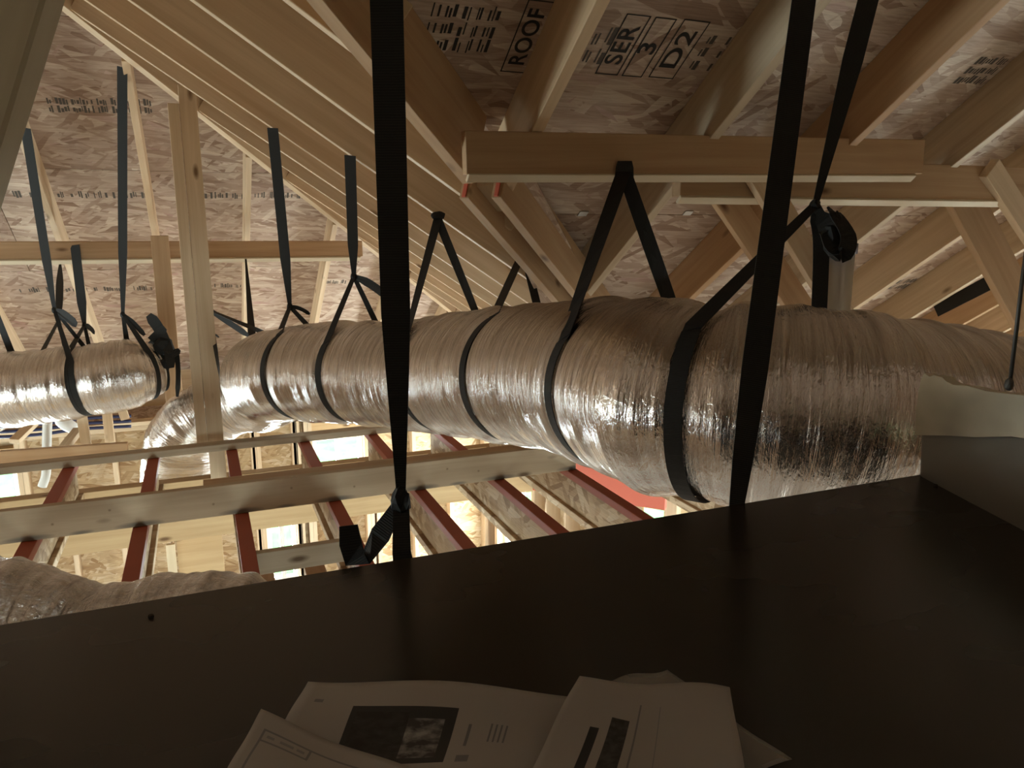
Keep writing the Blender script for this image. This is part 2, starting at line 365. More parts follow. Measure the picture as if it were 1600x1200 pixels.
# ------------------------------------------------------------------ floor framing: I-joists with red flanges
JX = [-.724+.406*i+(.2 if i >= 7 else 0) for i in range(-5, 15)]
ORD = ['first', 'second', 'third', 'fourth', 'fifth', 'sixth', 'seventh', 'eighth']
names_j = {3: 'third', 4: 'fourth', 5: 'leftmost', 6: 'second', 7: 'third', 8: 'fourth', 9: 'fifth', 10: 'sixth', 11: 'seventh'}
bf = box_mesh(7.68, .038, .058, .0021); bf2 = box_mesh(7.38, .038, .058, .0021)
fl = box_mesh(7.68, .038, .058, .002); fl2 = box_mesh(7.38, .038, .058, .002)
wb = box_mesh(7.68, .165, .011, 0); wb2 = box_mesh(7.38, .165, .011, 0)
for i, x in enumerate(JX):
    long_ = x < 2.9; y1 = 4.66 if long_ else 4.36
    j = empty('wooden_i_joist', (x, y1-(3.84 if long_ else 3.69), ZJ-.241))
    for nm, me, z, mt in (('top_flange', fl if long_ else fl2, .222, 'red'), ('bottom_flange', bf if long_ else bf2, .019, 'web'), ('web', wb if long_ else wb2, .1205, 'web')):
        c = link(nm, me, M[mt], j)
        c.matrix_local = Matrix(((0, 0, 1, 0), (1, 0, 0, 0), (0, 1, 0, z), (0, 0, 0, 1)))
    o5 = names_j.get(i)
    if 5 <= i <= 11: lab = f'{o5} red-topped I-joist counted from the left along the lower strongback'
    elif i < 5: lab = f'{ORD[4-i]} red-topped I-joist beyond the left edge, counted leftwards from the leftmost one in view'
    else: lab = f'{ORD[i-12]} red-topped I-joist right of the strongback end, under the near duct'
    tag(j, lab, 'joist', 'red-topped floor joists')
sb = empty('strongback', (0, 3.42, ZJ)); tag(sb, 'long pale strongback board on edge, lying across the red-topped joists', 'beam')
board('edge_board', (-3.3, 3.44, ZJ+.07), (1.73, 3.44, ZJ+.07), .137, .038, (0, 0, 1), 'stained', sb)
board('flat_board', (-.06, 3.50, ZJ+.12), (1.72, 3.50, ZJ+.12), .036, .085, (0, 0, 1), 'fir', sb)
b2 = tag(board('flat_brace', (-3.3, 4.44, ZJ+.021), (2.4, 4.60, ZJ+.021), .038, .089, (0, 0, 1), 'pine2'), 'flat pale board across the joists behind the strongback and in front of the tall post', 'beam')
blk = board('blocking', (JX[7]+.03, 3.0, ZJ-.06), (JX[8]-.03, 3.0, ZJ-.06), .09, .038, (0, 0, 1), 'pine2')
tag(blk, 'short block fixed between the third and fourth red-topped joists', 'beam')
for (px, py), lab in (((402, 855), 'brown board under the joists, left of the pair seen below the short block'), ((484, 870), 'brown board under the joists, right of the pair seen below the short block')):
    q = onZ(px, py, -1.50); tag(board('strapping_board', (q.x, .8, -1.495), (q.x, 3.3, -1.495), .038, .089, (0, 0, 1), 'fir'), lab, 'board')
q0, q1 = onY(275, 842, 4.95), onY(352, 900, 4.95)
tag(board('plywood_panel', (q0.x, 4.95, -2.15), (q1.x, 4.95, -2.15), .62, .018, (0, 0, 1), 'ply'), 'yellow plywood panel fixed below the header, seen above the crumpled low duct', 'panel')
q0 = onY(266, 850, 4.80)
tag(board('stick', (q0.x, 4.80, -2.7), (q0.x, 4.80, q0.z), .05, .03, (1, 0, 0), 'pale_pine'), 'pale upright stick in front of the plywood panel below the header', 'stick')
hd = board('header_beam', (-4.5, 4.74, -1.625), (2.04, 4.74, -1.625), .36, .09, (0, 0, 1), 'ply')
tag(hd, 'deep yellowish laminated header below the joist ends, carrying the tall post', 'beam')
p1 = onZ(1040, 795, -1.80)
hd2 = board('red_header', (2.06, 4.74, -1.625), (p1.x, p1.y, -1.625), .36, .045, (0, 0, 1), 'red_board')
tag(hd2, 'salmon red header under the joists near the low end of the duct', 'beam')
# ------------------------------------------------------------------ storey below: walls, windows, floor
def wall(name, a, b, z0, z1, wins, inward):
    """stud wall from a to b (xy), sheathed outside, with openings (s0, s1, zlow, zhigh)"""
    w = structure(name); a, b = Vector((*a, 0)), Vector((*b, 0)); L = (b-a).length; e = (b-a)/L; n = Vector((*inward, 0))
    def P(s, z, off=0): return a+e*s+n*off+Vector((0, 0, z))
    cuts = sorted({0, L, *[v for q in wins for v in q[:2]]})
    def sheet(s0, s1, zz0, zz1):
        k = max(1, round((s1-s0)/1.22)); d = (s1-s0)/k
        for i in range(k):
            board('sheathing_panel', P(s0+d*i+.0004, (zz0+zz1)/2, -.006), P(s0+d*(i+1)-.0004, (zz0+zz1)/2, -.006), zz1-zz0-.0006, .012, (0, 0, 1), 'wall_osb', w, 0)
    for s0, s1 in zip(cuts[:-1], cuts[1:]):
        wn = [q for q in wins if q[0] <= s0+1e-4 and q[1] >= s1-1e-4]
        if wn:
            sheet(s0, s1, z0, wn[0][2]); sheet(s0, s1, wn[0][3], z1)
        else: sheet(s0, s1, z0, z1)
    s = .02
    while s < L:
        wn = [q for q in wins if q[0]-.03 < s < q[1]+.03]
        segs = [(z0+.04, z1-.08)] if not wn else [(z0+.04, wn[0][2]-.04), (wn[0][3]+.19, z1-.08)]
        for (u, v) in segs:
            if v-u > .1: board('stud', P(s, u, .07), P(s, v, .07), .038, .14, e, 'pine', w, 0)
        s += .406
    for zz in (z0+.02, z1-.02, z1-.06): board('plate', P(0, zz, .07), P(L, zz, .07), .038, .14, (0, 0, 1), 'pine', w, 0)
    for i, q in enumerate(wins):
        for ss in (q[0]-.02, q[1]+.02, q[0]-.06, q[1]+.06): board('stud', P(ss, z0+.04, .07), P(ss, z1-.08, .07), .038, .14, e, 'pine', w, 0)
        board('window_header', P(q[0], q[3]+.095, .07), P(q[1], q[3]+.095, .07), .185, .12, (0, 0, 1), 'ply', w, 0)
        board('window_sill', P(q[0], q[2]-.02, .07), P(q[1], q[2]-.02, .07), .038, .14, (0, 0, 1), 'pine', w, 0)
        win = structure(f'window_{len([x for x in bpy.data.objects if x.name.startswith("window_") and x.type == "EMPTY"])+1}')
        for (u0, u1, v0, v1) in ((q[0], q[0]+.05, q[2], q[3]), (q[1]-.05, q[1], q[2], q[3]), (q[0]+.05, q[1]-.05, q[2], q[2]+.05), (q[0]+.05, q[1]-.05, q[3]-.05, q[3]), ((q[0]+q[1])/2-.02, (q[0]+q[1])/2+.02, q[2]+.05, q[3]-.05)):
            if u1-u0 < v1-v0: board('window_frame', P((u0+u1)/2, v0, .03), P((u0+u1)/2, v1, .03), u1-u0, .05, e, M['vinyl'], win, 0)
            else: board('window_frame', P(u0, (v0+v1)/2, .03), P(u1, (v0+v1)/2, .03), v1-v0, .05, (0, 0, 1), M['vinyl'], win, 0)
        for (u0, u1) in ((q[0]+.05, (q[0]+q[1])/2-.02), ((q[0]+q[1])/2+.02, q[1]-.05)):
            board('pane', P(u0, (q[2]+q[3])/2, .03), P(u1, (q[2]+q[3])/2, .03), q[3]-q[2]-.1, .004, (0, 0, 1), M['glass'], win, 0)
    return w
M['vinyl'] = plain('white window vinyl', (.8, .8, .8), .4)
g, nt, N, L, P = nodes('clear window glass')
for n_ in list(N):
    if n_.type == 'BSDF_PRINCIPLED': N.remove(n_)
tr = N.new('ShaderNodeBsdfTransparent'); tr.inputs[0].default_value = (.93, .96, .95, 1)
gl = N.new('ShaderNodeBsdfGlossy'); gl.inputs['Roughness'].default_value = .02
fr = N.new('ShaderNodeMixShader'); fr.inputs[0].default_value = .06
L.new(tr.outputs[0], fr.inputs[1]); L.new(gl.outputs[0], fr.inputs[2]); L.new(fr.outputs[0], N['Material Output'].inputs['Surface'])
M['glass'] = g
ZF = -3.98; ZW = -1.45
wall('wall_far', (-8.2, 7.85), (2.97, 7.85), ZF, -1.75, [(5.55, 6.55, -3.3, -2.08), (8.62, 8.92, -3.6, -2.75), (9.12, 9.64, -2.62, -2.08)], (0, -1))
wall('wall_right', (2.97, 7.85), (2.97, 4.75), ZF, ZW, [(.35, 1.3, -3.5, -2.12)], (-1, 0))
wall('wall_right_front', (2.97, 4.45), (6.0, 4.45), ZF, ZW, [], (0, -1))
wall('wall_left', (-8.2, -7.0), (-8.2, 7.85), ZF, ZW, [(10.4, 12.8, -3.6, -2.0)], (1, 0))
wall('wall_right_end', (6.0, 4.4), (6.0, -7.0), ZF, ZW, [(1.4, 3.8, -3.9, -2.0)], (-1, 0))
wall('wall_near', (6.0, -7.0), (-8.2, -7.0), ZF, ZW, [(3.4, 5.8, -3.9, -1.95), (6.4, 8.8, -3.9, -1.95)], (0, 1))  # both openings are unseen, added to let light in from behind
def eave(parent, x0, x1, y0, y1, z=ZW):
    board('soffit_panel', ((x0+x1)/2, y0, z), ((x0+x1)/2, y1, z), x1-x0, .012, (1, 0, 0), 'osb', parent, 0)
eave(roof_hip, -8.6, 3.4, 7.86, 8.36, -1.75); eave(roof_wing, 2.98, 3.36, 4.4, 8.3); eave(roof_main, 3.0, 6.2, 4.46, 5.05); eave(roof_wing_far, -8.6, -8.2, 3.0, 8.3)
eave(roof_back, -9, 6.3, -7.2, -6.9)
board('fascia_board', (-8.7, 8.375, -1.56), (3.45, 8.375, -1.56), .46, .02, (0, 0, 1), 'fir', roof_hip, 0)
board('fascia_board', (3.375, 4.4, -1.38), (3.375, 8.36, -1.38), .22, .02, (0, 0, 1), 'fir', roof_wing, 0)
board('fascia_board', (3.0, 5.07, -1.42), (6.3, 5.07, -1.42), .16, .02, (0, 0, 1), 'fir', roof_main, 0)
board('fascia_board', (-8.59, 3.0, -1.38), (-8.59, 8.36, -1.38), .22, .02, (0, 0, 1), 'fir', roof_wing_far, 0)
for nm, x in (('wall_right_gable', 6.02), ('wall_left_gable', -8.25)):
    g_ = structure(nm)
    for i in range(10):
        y0 = -7.1+1.22*i; y1 = min(y0+1.216, 4.6)
        if y1 <= y0: continue
        def zt(y): return (O_R.z+K*(4.55-y)) if y > yb else (zb-K*(yb-y))
        ys = [y0]+([yb] if y0 < yb < y1 else [])+[y1]
        bm = bmesh.new(); q = [(0, y-y0, ZW) for y in (y0, y1)]+[(0, y-y0, zt(y)) for y in reversed(ys)]
        f = bm.faces.new([bm.verts.new(v) for v in q]); r_ = bmesh.ops.extrude_face_region(bm, geom=[f])
        bmesh.ops.translate(bm, vec=(.012, 0, 0), verts=[v for v in r_['geom'] if isinstance(v, bmesh.types.BMVert)])
        bmesh.ops.recalc_face_normals(bm, faces=bm.faces[:]); me = bpy.data.meshes.new('gable_panel'); bm.to_mesh(me); bm.free()
        link('gable_panel', me, M['osb'], g_).location = (x, y0, 0)
gr = structure('ground_lawn')
def lawn():
    m, nt, N, L, P = nodes('bright lawn'); n = noise(nt, coords(nt, (3, 3, 3)), 1, 6)
    L.new(ramp(nt, n, [(.3, (.05, .16, .04)), (.7, (.16, .34, .10))]), P.inputs['Base Color']); P.inputs['Roughness'].default_value = .9; return m
board('lawn', (-1, -60, -4.4), (-1, 70, -4.4), 120, .2, (1, 0, 0), lawn(), gr, 0)
fl_ = structure('floor')
for i in range(12):
    for jn in range(7):
        x, y = -8.4+1.22*i, -7.1+2.44*jn
        if y > 7.8: continue
        y2 = min(y+2.438, 7.9)
        board('subfloor_panel', (x+.61, y, ZF-.02), (x+.61, y2, ZF-.02), 1.217, .02, (1, 0, 0), 'subfloor', fl_, 0)
# unseen deck added behind the camera to block light from below
dk = structure('floor_added_light_block')
for i in range(10):
    board('light_block_panel', (-7.2+1.22*i, -6.8, ZJ+.012), (-7.2+1.22*i, -.25, ZJ+.012), 1.216, .02, (1, 0, 0), 'osb', dk, 0)
# ------------------------------------------------------------------ flexible ducts
def catmull(pts, n):
    P = np.array([tuple(p) for p in pts], float); P = np.vstack([2*P[0]-P[1], P, 2*P[-1]-P[-2]])
    out = []; m = len(P)-3
    for i in range(n):
        t = i/(n-1)*m; k = min(int(t), m-1); u = t-k; a, b, c, d = P[k:k+4]
        out.append(.5*((2*b)+(-a+c)*u+(2*a-5*b+4*c-d)*u*u+(-a+3*b-3*c+d)*u**3))
    return np.array(out)
def vnoise(x, y, seed, py):
    """smooth value noise, periodic in y with period py"""
    r = np.random.default_rng(seed).random((512, py)); xi = np.floor(x).astype(int); yi = np.floor(y).astype(int)
    fx, fy = x-xi, y-yi; fx = fx*fx*(3-2*fx); fy = fy*fy*(3-2*fy)
    g = lambda a, b: r[a % 512, b % py]
    return (g(xi, yi)*(1-fx)+g(xi+1, yi)*fx)*(1-fy)+(g(xi, yi+1)*(1-fx)+g(xi+1, yi+1)*fx)*fy
class Duct:
    def __init__(s, pts, radii, n, m=112, seed=1, sag=1.0, amp=1.0, dents=()):
        s.ax = catmull(pts, n); s.rad = np.interp(np.linspace(0, 1, n), np.linspace(0, 1, len(radii)), radii)
        d = np.gradient(s.ax, axis=0); d /= np.linalg.norm(d, axis=1)[:, None]; s.tan = d
        # parallel-transported frame that starts with n1 horizontal and n2 up
        s.n1 = np.zeros_like(d); up = np.array([0, 0, 1.])
        v = np.cross(d[0], up); v /= np.linalg.norm(v); s.n1[0] = v
        for i in range(1, n):
            v = s.n1[i-1]-d[i]*(s.n1[i-1]@d[i]); s.n1[i] = v/np.linalg.norm(v)
        s.n2 = np.cross(s.n1, d)
        s.len = np.concatenate([[0], np.cumsum(np.linalg.norm(np.diff(s.ax, axis=0), axis=1))])
        s.m, s.n, s.seed, s.amp, s.dents = m, n, seed, amp, dents
    def build(s, name, mat):
        n, m = s.n, s.m; th = np.linspace(0, 2*np.pi, m, endpoint=False)
        T, A = np.meshgrid(s.len, th, indexing='ij'); R = np.repeat(s.rad[:, None], m, 1)
        av = A/(2*np.pi)
        w1 = vnoise(T*34+1.2*vnoise(T*3, av*5, s.seed+5, 5), av*4, s.seed, 4)-.5
        w2 = vnoise(T*95, av*9, s.seed+1, 9)-.5
        w3 = vnoise(T*7, av*7, s.seed+2, 7)-.5
        w4 = vnoise(T*2.2, av*3, s.seed+3, 3)-.5
        R = R + s.amp*(.011*w1+.004*w2+.004*w3+.010*w4)
        for c, dp in s.dents: R = R - dp*np.exp(-((T-c)/.035)**2) + dp*.35*np.exp(-((np.abs(T-c)-.09)/.04)**2)
        X = s.ax[:, None, :] + R[..., None]*(np.cos(A)[..., None]*s.n1[:, None, :]+np.sin(A)[..., None]*s.n2[:, None, :])
        # round closed ends
        V = X.reshape(-1, 3).tolist(); Fc = []; 
        for i in range(n-1):
            a = i*m; b = a+m
            for j in range(m):
                k = (j+1) % m; Fc.append((a+j, a+k, b+k, b+j))
        i0 = len(V); V.append(s.ax[0].tolist()); V.append(s.ax[-1].tolist())
        for j in range(m):
            k = (j+1) % m; Fc.append((i0, k, j)); Fc.append((i0+1, (n-1)*m+j, (n-1)*m+k))
        me = bpy.data.meshes.new(name); me.from_pydata(V, [], Fc); me.update()
        uv = me.uv_layers.new(name='UVMap'); li = np.zeros(len(me.loops), int); me.loops.foreach_get('vertex_index', li)
        circ = 2*np.pi*.23
        U = np.concatenate([T.ravel(), [0, s.len[-1]]]); W = np.concatenate([(av*circ).ravel(), [0, 0]])
        u_, w_ = U[li], W[li]
        # unwrap the seam
        q = (n-1)*m*4; w4_ = w_[:q].reshape(-1, 4); jump = (w4_.max(1)-w4_.min(1)) > circ/2
        w4_[jump] = np.where(w4_[jump] < circ/2, w4_[jump]+circ, w4_[jump]); w_[:q] = w4_.ravel()
        uv.data.foreach_set('uv', np.stack([u_, w_], 1).ravel())
        me.polygons.foreach_set('use_smooth', [True]*len(me.polygons))
        return link(name, me, mat)
    def at_side(s, px):
        """index of the axis sample whose left flank, seen from the camera, falls on image column px"""
        best, bi = 1e9, 0
        for i, p in enumerate(s.ax):
            t = Vector(s.tan[i]); n1 = t.cross(Vector((0, 0, 1))).normalized(); p = Vector(p)
            if n1.dot(RT) > 0: n1 = -n1
            p = p + n1*s.rad[i]; z = p.dot(fw)
            if z < .3 or s.len[i] > s.len[-1]*.80: continue
            e = abs(800+FPX*p.dot(RT)/z-px)
            if e < best: best, bi = e, i
        return bi
    def at_px(s, px):
        """index of the axis sample that falls on image column px"""
        best, bi = 1e9, 0
        for i, p in enumerate(s.ax):
            p = Vector(p); z = p.dot(fw)
            if z < .3: continue
            e = abs(800+FPX*p.dot(RT)/z-px)
            if e < best: best, bi = e, i
        return bi
R0 = .23
main_pts = [Vector((1.85, 1.25, -.50)), Vector((1.55, 1.22, -.45)), Vector((1.27, 1.27, -.405)), dep(1080, 626, 1.80), dep(960, 602, 2.09), dep(860, 590, 2.42),
            dep(740, 586, 2.82), dep(640, 586, 3.22), dep(520, 582, 3.55), dep(420, 588, 3.95), Vector((.33, 4.5, -.87)), Vector((.31, 4.9, -1.0)), Vector((.10, 5.22, -1.12)), Vector((-.18, 5.32, -1.36)), Vector((-.22, 5.34, -1.9))]
main = Duct(main_pts, [R0]*12+[.21, .24, .28], 680, seed=11)
left_pts = [dep(-160, 640, 4.75), dep(0, 612, 4.75), dep(120, 597, 4.75), dep(205, 584, 4.80), dep(243, 576, 4.9)]
left = Duct(left_pts, [.235, .235, .225, .215, .16], 260, seed=23)
near_pts = [dep(-160, 985, 1.45), dep(-40, 968, 1.42), dep(60, 972, 1.42), dep(150, 990, 1.42), dep(260, 985, 1.42), dep(380, 985, 1.40), dep(520, 1010, 1.38)]
near = Duct(near_pts, [.11, .115, .10, .085, .10, .095, .07], 300, 96, seed=31, amp=1.3)
def dent_at(d, cols, dp=.016): d.dents = [(d.len[(d.at_side if d is main else d.at_px)(c)], dp) for c in cols]
dent_at(main, [1050, 853, 717, 618, 494, 408])
dent_at(left, [138, 224, 2], .01)
o = main.build('flexible_duct', M['foil']); tag(o, 'large silver foil flexible duct sweeping from the right foreground back to the tall post', 'duct')
o = left.build('flexible_duct', M['foil']); tag(o, 'silver foil flexible duct hanging at the far left beyond the post', 'duct')
o = near.build('flexible_duct', M['foil_crumpled']); tag(o, 'crumpled dull foil duct lying low behind the left end of the dark box', 'duct')
# ------------------------------------------------------------------ straps
SW = .046
def ribbon(name, pts, wdirs, widths, parent, th=.0025, twist=None):
    P = [Vector(p) for p in pts]; n = len(P); bm = bmesh.new(); rows = []; uvl = []
    ln = 0
    for i in range(n):
        t = (P[min(i+1, n-1)]-P[max(i-1, 0)])
        t = t.normalized() if t.length > 1e-9 else Vector((0, 0, 1))
        w = Vector(wdirs[i]); w = w-t*w.dot(t)
        w = w.normalized() if w.length > 1e-6 else t.orthogonal().normalized()
        nn = t.cross(w); hw = widths[i]/2
        if i: ln += (P[i]-P[i-1]).length
        rows.append([bm.verts.new(P[i]+w*a*hw+nn*b*th/2) for a, b in ((-1, -1), (1, -1), (1, 1), (-1, 1))]); uvl.append(ln)
    for i in range(n-1):
        for k in range(4):
            bm.faces.new((rows[i][k], rows[i][(k+1) % 4], rows[i+1][(k+1) % 4], rows[i+1][k]))
    bm.faces.new(rows[0][::-1]); bm.faces.new(rows[-1])
    bm.verts.index_update(); uv = bm.loops.layers.uv.new('UVMap')
    for f in bm.faces:
        for l in f.loops: l[uv].uv = ((l.vert.index % 4)*.02, uvl[l.vert.index//4])
    bmesh.ops.recalc_face_normals(bm, faces=bm.faces[:])
    me = bpy.data.meshes.new(name); bm.to_mesh(me); bm.free()
    o = link(name, me, M['strap'], parent)
    if parent is not None: o.matrix_parent_inverse = Matrix.Translation(-Vector(parent.location))
    return o
def lerp(a, b, t): return a*(1-t)+b*t
def seg(a, b, wa, wb, wd0, wd1, n=10, sag=0):
    a, b, wd0, wd1 = Vector(a), Vector(b), Vector(wd0), Vector(wd1)
    if wd0.dot(wd1) < 0: wd1 = -wd1
    ps = [a.lerp(b, i/n)-Vector((0, 0, sag*math.sin(math.pi*i/n))) for i in range(n+1)]
    return ps, [wd0.lerp(wd1, i/n) for i in range(n+1)], [lerp(wa, wb, i/n) for i in range(n+1)]
def loop(d, col, apex, parent, wapex, r_off=.0, back_off=0, width=SW, wtop=None, name='sling', lean=0.0, back=True):
    """a band from the apex round the duct and back to the apex"""
    i = d.at_side(col) if d is main else d.at_px(col)
    Cc = Vector(d.ax[i]); t = Vector(d.tan[i]); up = Vector((0, 0, 1)); n1 = t.cross(up).normalized()
    t2 = (t + n1*0).normalized(); n2 = n1.cross(t2)
    if n2.z < 0: n2 = -n2
    R = d.rad[i]-.008+r_off; A = Vector(apex)-Cc; a1, a2, at = A.dot(n1), A.dot(n2), A.dot(t)
    D = math.hypot(a1, a2); th = math.atan2(a2, a1); al = math.acos(min(.999, R/D))
    s0, s1 = th+al, th-al+2*math.pi
    # the side facing the camera first
    ps, wd, ws = [], [], []
    wtop = width if wtop is None else wtop
    def cp(a): return Cc+(n1*math.cos(a)+n2*math.sin(a))*R+t*lean*(math.sin(a))
    p, w, q = seg(apex, cp(s0), wtop, width, wapex, t, 8); ps += p; wd += w; ws += q
    m = 40
    for k in range(1, m):
        a = s0+(s1-s0)*k/m; ps.append(cp(a)); wd.append(t); ws.append(width)
    if back:
        p, w, q = seg(cp(s1), apex, width, wtop, t, wapex, 8); ps += p; wd += w; ws += q
    return ribbon(name, ps, wd, ws, parent)
def blob(name, c, r, parent, sc=(1, 1, 1)):
    bm = bmesh.new(); bmesh.ops.create_icosphere(bm, subdivisions=2, radius=r)
    for v in bm.verts:
        v.co = Vector((v.co.x*sc[0], v.co.y*sc[1], v.co.z*sc[2]))*(1+.22*math.sin(v.co.x*310+v.co.z*200)*math.cos(v.co.y*260))
    me = bpy.data.meshes.new(name); bm.to_mesh(me); bm.free()
    o = link(name, me, M['strap'], parent); o.matrix_world = Matrix.Translation(Vector(c)-Vector(parent.location)); return o
def tail(parent, a, b, w0, w1, wd, n=8, bend=(0, 0, 0), name='loose_tail'):
    a, b = Vector(a), Vector(b); ps = [a.lerp(b, i/n)+Vector(bend)*math.sin(math.pi*i/n) for i in range(n+1)]
    return ribbon(name, ps, [Vector(wd)]*(n+1), [lerp(w0, w1, min(1, i/3))*(1 if i < n else .55) for i in range(n+1)], parent)
def strap_root(loc, label): 
    e = empty('hanger_strap', loc); return tag(e, label, 'strap', 'black hanger straps')
X_ = Vector((1, 0, 0)); VX = RT.copy()
def hung(label, top, knot, d, col, tail_to=None, wtop=.046, width=SW, twist=False, tail_w=.04):
    """band from a roof anchor to a knot, sling below the knot"""
    top, knot = Vector(top), Vector(knot); r = strap_root(knot, label)
    ps, wd, ws = seg(top, knot, wtop, wtop, VX, VX, 14)
    n = len(ps); ws = [wtop*(1-.62*max(0, (i/(n-1)-.72)/.28)) for i in range(n)]
    ribbon('hanger_band', ps, wd, ws, r)
    blob('knot', knot, .015, r, (1, 1, 1.4))
    loop(d, col, knot, r, VX, width=width, wtop=.02)
    if tail_to is not None: tail(r, knot, tail_to, .018, tail_w, (0, 0, 1), 8, (0, 0, .01))
    return r
# the wide strap in front, tied under the box edge
r = strap_root((.24, 1.02, -.45), 'widest black strap in front, hanging straight down to a knot at the dark box')
kn = onY(627, 782, 1.03); tp = onY(600, -130, 1.06); tp = kn+(tp-kn)*((D_R+SH-.012-kn.z-K*kn.y)/((tp-kn).z+K*(tp-kn).y))
ps, wd, ws = seg(tp, kn, .052, .052, VX, VX, 24)
ws = [.050-.012*(i/24)-.026*max(0, (i/24-.84)/.16) for i in range(25)]
ribbon('hanger_band', ps, wd, ws, r); blob('knot', kn, .014, r, (1, 1, 1.5))
e1 = onY(628, 876, 1.0); e1.z = -.446
p1_, w1_, q1_ = seg(kn, Vector((e1.x, 1.0, e1.z)), .022, .026, VX, VX, 6)
p1_ += [Vector((e1.x+.002, .996, -.47)), Vector((e1.x+.002, .996, -.74))]; w1_ += [VX, VX]; q1_ += [.03, .04]
ribbon('box_sling', p1_, w1_, q1_, r)
ta = onY(572, 872, 1.03); tb = onY(537, 868, 1.03); tcc = onY(533, 820, 1.03); td = onY(556, 822, 1.04)
ribbon('loose_tail', [kn, kn.lerp(ta, .3), kn.lerp(ta, .6), ta, ta.lerp(tb, .5)+Vector((0, 0, -.004)), onY(548, 850, 1.03), tcc.lerp(td, .5)], [VX*.8+Vector((0, 0, .6))]*4+[VX]*3, [.018, .024, .032, .036, .036, .032, .026], r)
# second box strap
r = strap_root((.78, .98, -.45), 'straight black strap right of centre, running up from the dark box edge')
a, b = onY(1150, 797, .985), onY(1272, -120, 1.22); b = a+(b-a)*((D_R+SH-.012-a.z-K*a.y)/((b-a).z+K*(b-a).y))
ps, wd, ws = seg(b, a, .040, .046, VX, VX, 20); ws[-1] = .024; ws[-2] = .034; ws[-3] = .040
ps += [Vector((a.x, .994, -.47)), Vector((a.x, .994, -.74))]; wd += [VX, VX]; ws += [.04, .045]
ribbon('hanger_band', ps, wd, ws, r)
# strap to the near part of the duct
i3 = main.at_px(1075); k3 = dep(1274, 320, 1.84); t3 = dep(1372, -60, 1.92); t3 = k3+(t3-k3)*((D_R+SH-.012-k3.z-K*k3.y)/((t3-k3).z+K*(t3-k3).y))
r = strap_root(k3, 'black strap at upper right knotted above the duct, with a curled tail')
ps, wd, ws = seg(t3, k3, .05, .05, VX, VX, 16); ws = [.050 if i < 9 else lerp(.050, .014, (i-9)/7) for i in range(17)]
ribbon('hanger_band', ps, wd, ws, r); blob('knot', k3, .013, r)
loop(main, 1050, k3, r, VX, width=.040, wtop=.02, r_off=.006, back=False)
c0 = dep(1283, 345, 1.84); tl = [k3, dep(1290, 350, 1.84), dep(1300, 385, 1.83), dep(1318, 398, 1.82), dep(1326, 370, 1.82), dep(1305, 335, 1.84), dep(1296, 332, 1.85)]
tl = [Vector(p) for p in catmull(tl, 26)]
ribbon('loose_tail', tl, [Vector((.3, -.3, 1))]*6+[VX+DN*.5]*20, [.02]*3+[.04]*23, r)
blob('tail_roll', dep(1304, 372, 1.85), .04, r, (.8, .5, 1.35))
back = [k3, dep(1282, 360, 1.88), dep(1283, 400, 1.92), dep(1280, 485, 1.98)]
ribbon('back_leg', [Vector(p) for p in catmull(back, 12)], [VX]*12, [.02, .028]+[.04]*10, r)
# A-shaped strap nailed to the purlin
ap = onY(975, 262, YP-.012); r = strap_root(ap, 'A-shaped black strap nailed to the face of the right-hand purlin')
loop(main, 853, ap+Vector((0, 0, -.01)), r, VX, width=.042, wtop=.044, r_off=.004)
ribbon('nailed_end', [ap+Vector((0, -.004, .02)), ap+Vector((0, -.004, .0)), ap+Vector((0, -.002, -.035))], [VX]*3, [.044, .055, .06], r)
# A-shaped strap nailed to the bank
ap = onP(684, 340, (K, 0, 1), D_B); ap = onY(684, 342, 3.24); r = strap_root(ap, 'A-shaped black strap nailed to the sloping rafters right of the widest strap')
loop(main, 618, ap, r, VX, width=.034, wtop=.036)
blob('nailed_end', ap+Vector((0, 0, .012)), .02, r, (1.6, .6, 1))
ap = onY(818, 392, 3.45); r = strap_root(ap, 'slanting black strap from the lowest sloping rafter, over the duct left of the purlin strap')
loop(main, 717, ap, r, VX, width=.034, wtop=.036)
# knotted straps of the middle duct
k = dep(553, 432, 3.55); hung('knotted black strap just left of the widest strap, with a tail reaching right', onY(547, 243, 3.25), k, main, 494, dep(603, 462, 3.5), .046, .036)
k = dep(453, 479, 3.95); hung('knotted black strap between the tall post and the one beside the widest strap', onY(426, 200, 3.84), k, main, 408, dep(484, 491, 3.95), .05, .034, tail_w=.02)
r = strap_root(dep(327, 490, 4.5), 'black strap edge hugging the right side of the tall post round the duct end')
k = dep(327, 484, 4.85); loop(main, 341, k, r, VX, width=.03, wtop=.02)
tail(r, k, dep(388, 524, 4.7), .03, .04, (0, 0, 1)); tail(r, dep(327, 516, 4.85), dep(342, 527, 4.8), .012, .012, (0, 0, 1))
r = strap_root(dep(396, 522, 4.6), 'thin black strap on the hip rafter behind the duct, right of the tall post')
ps, wd, ws = seg(onY(384, 404, 5.88), dep(394, 530, 4.75), .012, .05, VX, VX, 8); ribbon('hanger_band', ps, wd, ws, r)
